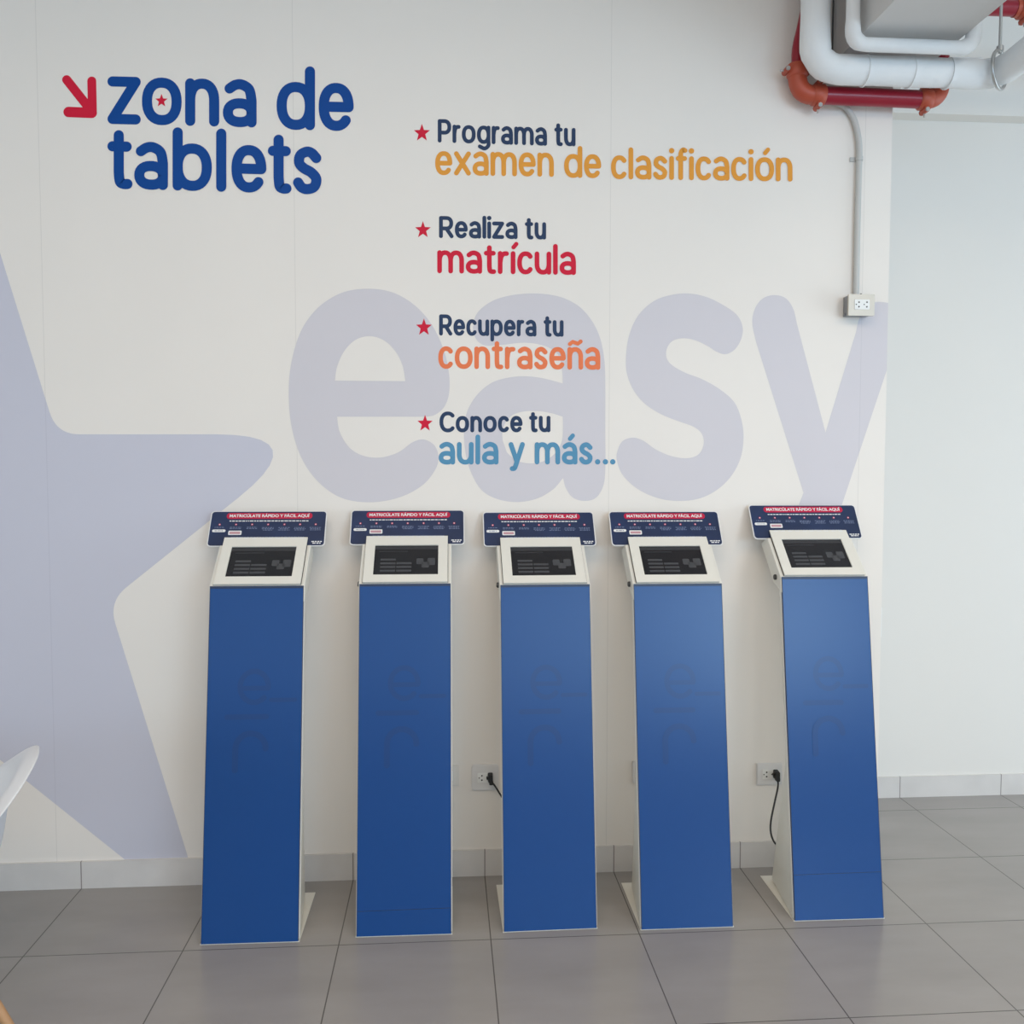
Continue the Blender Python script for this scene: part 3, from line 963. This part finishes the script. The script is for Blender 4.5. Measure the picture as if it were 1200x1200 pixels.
tag(r, 'thick white insulated pipe bending below the ceiling beam', 'pipe')

r = empty('insulated_pipe', (2.764, -0.28, 3.03))
ox, oy, oz = 2.764, -.28, 3.03
path = [(2.764, -.28, 3.698), (2.764, -.28, 3.12)] + bend((2.764, -.28, 3.085), (2.764, -.28, 3.033), (2.816, -.28, 3.033), 6) + [(2.95, -.28, 3.033), (3.08, -.28, 3.033)] + [(3.14, -.28, 3.033)] + bend((3.15, -.28, 3.033), (3.199, -.28, 3.034), (3.2, -.28, 3.085), 6) + [(3.2, -.28, 3.698)]
rad = [.0235 + (.003 if 3.03 < p[2] < 3.095 and (p[0] < 2.8 or p[0] > 3.16) else 0) for p in path]
b = MB(); b.tube([(p[0] - ox, p[1] - oy, p[2] - oz) for p in path], rad, 20); b.build('pipe_wrap', M['insulation'], r)
tag(r, 'thin white insulated pipe hugging the underside of the ceiling beam', 'pipe')

# small white pipe behind, seen between beam and thick pipe
r = MB(); r.tube([(3.19, 0.0, 3.115), (3.40, 0.0, 3.118)], .011, 12); o = r.build('branch_pipe', M['insulation'])
tag(o, 'short slim white pipe showing just above the thick pipe near its hanger', 'pipe')

# red fire pipe with grooved couplings
RZ, RY = 2.946, -0.060
r = empty('fire_pipe', (2.649, RY, RZ))
ox, oy, oz = 2.649, RY, RZ


def loc(p):
    return (p[0] - ox, p[1] - oy, p[2] - oz)


b = MB()
b.tube([loc(p) for p in catmull([(2.655, RY, 3.035), (2.655, RY, 3.11), (2.674, RY, 3.20), (2.690, RY, 3.30), (2.690, RY, 3.50), (2.690, RY, 3.698)], n=4)], .021, 20)
b.tube([loc((2.735, RY, RZ)), loc((3.14, RY, RZ - .004))], .0325, 24)
b.tube([loc(p) for p in [(3.205, RY, 3.0), (3.205, RY, 3.22)] + bend((3.205, RY, 3.22), (3.205, RY, 3.287), (3.27, RY, 3.287), 6) + [(3.50, RY, 3.287)]], .029, 20)
b.tube([loc((3.55, RY, 3.287)), loc((5.5, RY, 3.287))], .029, 20)
b.build('steel_tube', M['red_pipe'], r)


def elbow(pts, rad):
    b = MB(); b.tube([loc(p) for p in pts], rad, 20); b.build('elbow', M['orange_fitting'], r)


elbow([(2.655, RY, 3.045)] + bend((2.655, RY, 3.02), (2.655, RY, RZ), (2.715, RY, RZ), 8) + [(2.745, RY, RZ)], .034)
elbow([(3.13, RY, RZ - .004)] + bend((3.15, RY, RZ - .004), (3.203, RY, RZ - .004), (3.205, RY, 3.0), 8) + [(3.205, RY, 3.02)], .033)
elbow([(3.485, RY, 3.287), (3.56, RY, 3.287)] , .032)


def coupling(c, ax):
    ax = Vector(ax)
    c = Vector(c)
    b = MB()
    b.tube([loc(c - ax * .024), loc(c - ax * .018), loc(c + ax * .018), loc(c + ax * .024)], [.034, .039, .039, .034], 20)
    side = Vector((0, 1, 0)).cross(ax)
    for s in (-1, 1):
        q = c + side * .042 * s
        b.tube([loc(q - Vector((0, .022, 0))), loc(q + Vector((0, .02, 0)))], .011, 12)
    o = b.build('coupling', M['orange_fitting'], r)
    for s in (-1, 1):
        b = MB()
        q = c + side * .044 * s
        b.tube([loc(q - Vector((0, .028, 0))), loc(q + Vector((0, .03, 0)))], .0042, 10)
        b.tube([loc(q - Vector((0, .027, 0))), loc(q - Vector((0, .021, 0)))], .0085, 6)
        b.tube([loc(q), loc(q + side * .022 * s)], .0035, 8)
        b.build('bolt', M['galvanised'], o)


coupling((2.655, RY, 3.030), (0, 0, 1))
coupling((2.735, RY, RZ), (1, 0, 0))
coupling((3.145, RY, RZ - .004), (1, 0, 0))
coupling((3.525, RY, 3.287), (1, 0, 0))
tag(r, 'red fire sprinkler pipe with orange couplings behind the white pipe', 'pipe')

# clevis hanger on the thick pipe
r = empty('pipe_hanger', (3.325, -0.17, 3.698))
hx, hy, hz = 3.325, -.17, 3.698
rc = Vector((3.345, -.203, 2.997))
dirp = Vector((0.62, -0.78, 0)).normalized()
sidev = Vector((0.78, 0.62, 0)).normalized()
b = MB()
pts = []
for a in range(0, 361, 12):
    v = rc + .066 * (math.cos(math.radians(a)) * sidev + math.sin(math.radians(a)) * Vector((0, 0, 1)))
    pts.append((v.x - hx, v.y - hy, v.z - hz))
b.tube(pts, .0065, 10, caps=False)
b.build('ring', M['galvanised'], r)
b = MB(); b.tube([(rc.x - hx, rc.y - hy, 3.055 - hz), (rc.x - hx, rc.y - hy, 0)], .0055, 10)
b.tube([(rc.x - hx, rc.y - hy, 3.062 - hz), (rc.x - hx, rc.y - hy, 3.080 - hz)], .012, 6); b.build('threaded_rod', M['galvanised'], r)
tag(r, 'grey steel clevis hanger and rod carrying the thick white pipe', 'pipe hanger')

# thin dark cable beside the beam
b = MB(); b.tube([(2.800, -.03, 3.698), (2.800, -.03, 3.30), (2.799, -.03, 3.06)], .0035, 8); o = b.build('cable', M['dark_metal'])
tag(o, 'thin dark cable running down beside the ceiling beam', 'cable')

# ------------------------------------------------------------------ white armchair at the left edge
def make_chair(loc_, rz):
    c = empty('armchair', loc_, rz)
    NA = 72
    SEATZ = 0.44
    rings = []
    for i in range(NA):
        th = 2 * math.pi * i / NA          # 0 = front (+x), pi = back
        cb = 0.5 - 0.5 * math.cos(th)
        back = 0.29 * cb ** 4.2
        d_arm = (abs((th + math.pi) % (2 * math.pi) - math.pi) - math.radians(88)) / math.radians(26 if abs((th + math.pi) % (2 * math.pi) - math.pi) < math.radians(88) else 60)
        arm = 0.225 * math.exp(-d_arm * d_arm)
        H = max(back, arm) + 0.15 * min(back, arm)
        Rb = 0.258 - 0.044 * math.cos(th)
        flare = 0.03 + 0.07 * math.exp(-(abs(abs((th + math.pi) % (2 * math.pi) - math.pi) - math.radians(88)) / math.radians(40)) ** 2) + 0.05 * cb ** 3
        lip = 0.012 + 0.05 * math.exp(-d_arm * d_arm) + 0.028 * cb ** 5
        P = [(0.02, 0.0), (0.10, 0.002), (0.17, 0.008), (Rb * .92, 0.024), (Rb, 0.024 + .16 * H), (Rb + .004 + .1 * flare, 0.03 + .35 * H), (Rb + .28 * flare, .03 + .62 * H), (Rb + .55 * flare, .03 + .85 * H), (Rb + .75 * flare, .028 + .97 * H), (Rb + .75 * flare + .45 * lip, .03 + H), (Rb + .75 * flare + lip, .03 + H + .5 * max(0, lip - .025))]
        if H < 0.03:
            P[-2] = (Rb + .75 * flare + .006, .024 + H)
            P[-1] = (Rb + .75 * flare + .012, .012 + H)
        rings.append([(r_ * math.cos(th) * (1.02 if math.cos(th) > 0 else 1.0), r_ * math.sin(th) * 1.05, SEATZ + z) for r_, z in P])
    n = len(rings[0])
    vs = [p for rg in rings for p in rg] + [(0, 0, SEATZ)]
    fs = []
    for i in range(NA):
        j = (i + 1) % NA
        for k in range(n - 1):
            fs.append((i * n + k, j * n + k, j * n + k + 1, i * n + k + 1))
        fs.append((i * n, NA * n, j * n))
    sh = obj('shell', vs, fs, M['chair_white'], c, smooth=True)
    md = sh.modifiers.new('solid', 'SOLIDIFY'); md.thickness = 0.007; md.offset = 0
    md = sh.modifiers.new('sub', 'SUBSURF'); md.levels = 1; md.render_levels = 2
    for q in range(4):
        if True:
            b = MB()
            qa = math.radians(153 + 90 * q)
            top = Vector((.165 * math.cos(qa), .165 * math.sin(qa), .42))
            bot = Vector((.415 * math.cos(qa), .415 * math.sin(qa), 0.0))
            b.tube([top.lerp(bot, t) for t in (0, .3, .7, 1)], [.0145, .0165, .014, .0105], 14)
            b.build('leg', M['beech'], c)
    b = MB()
    Q = [(math.cos(math.radians(153 + 90 * q)), math.sin(math.radians(153 + 90 * q))) for q in range(4)]
    b.tube([(.17 * Q[0][0], .17 * Q[0][1], .425), (.17 * Q[2][0], .17 * Q[2][1], .425)], .006, 8)
    b.tube([(.17 * Q[1][0], .17 * Q[1][1], .431), (.17 * Q[3][0], .17 * Q[3][1], .431)], .006, 8)
    for q in range(4):
        b.tube([(.215 * Q[q][0], .215 * Q[q][1], .325), (.215 * Q[(q + 1) % 4][0], .215 * Q[(q + 1) % 4][1], .325)], .004, 8)
    b.build('brace', M['dark_metal'], c)
    tag(c, 'white plastic shell armchair with wooden legs, cut by the left edge', 'chair')
    return c


make_chair((-0.163, -0.96, 0.0), math.radians(202))
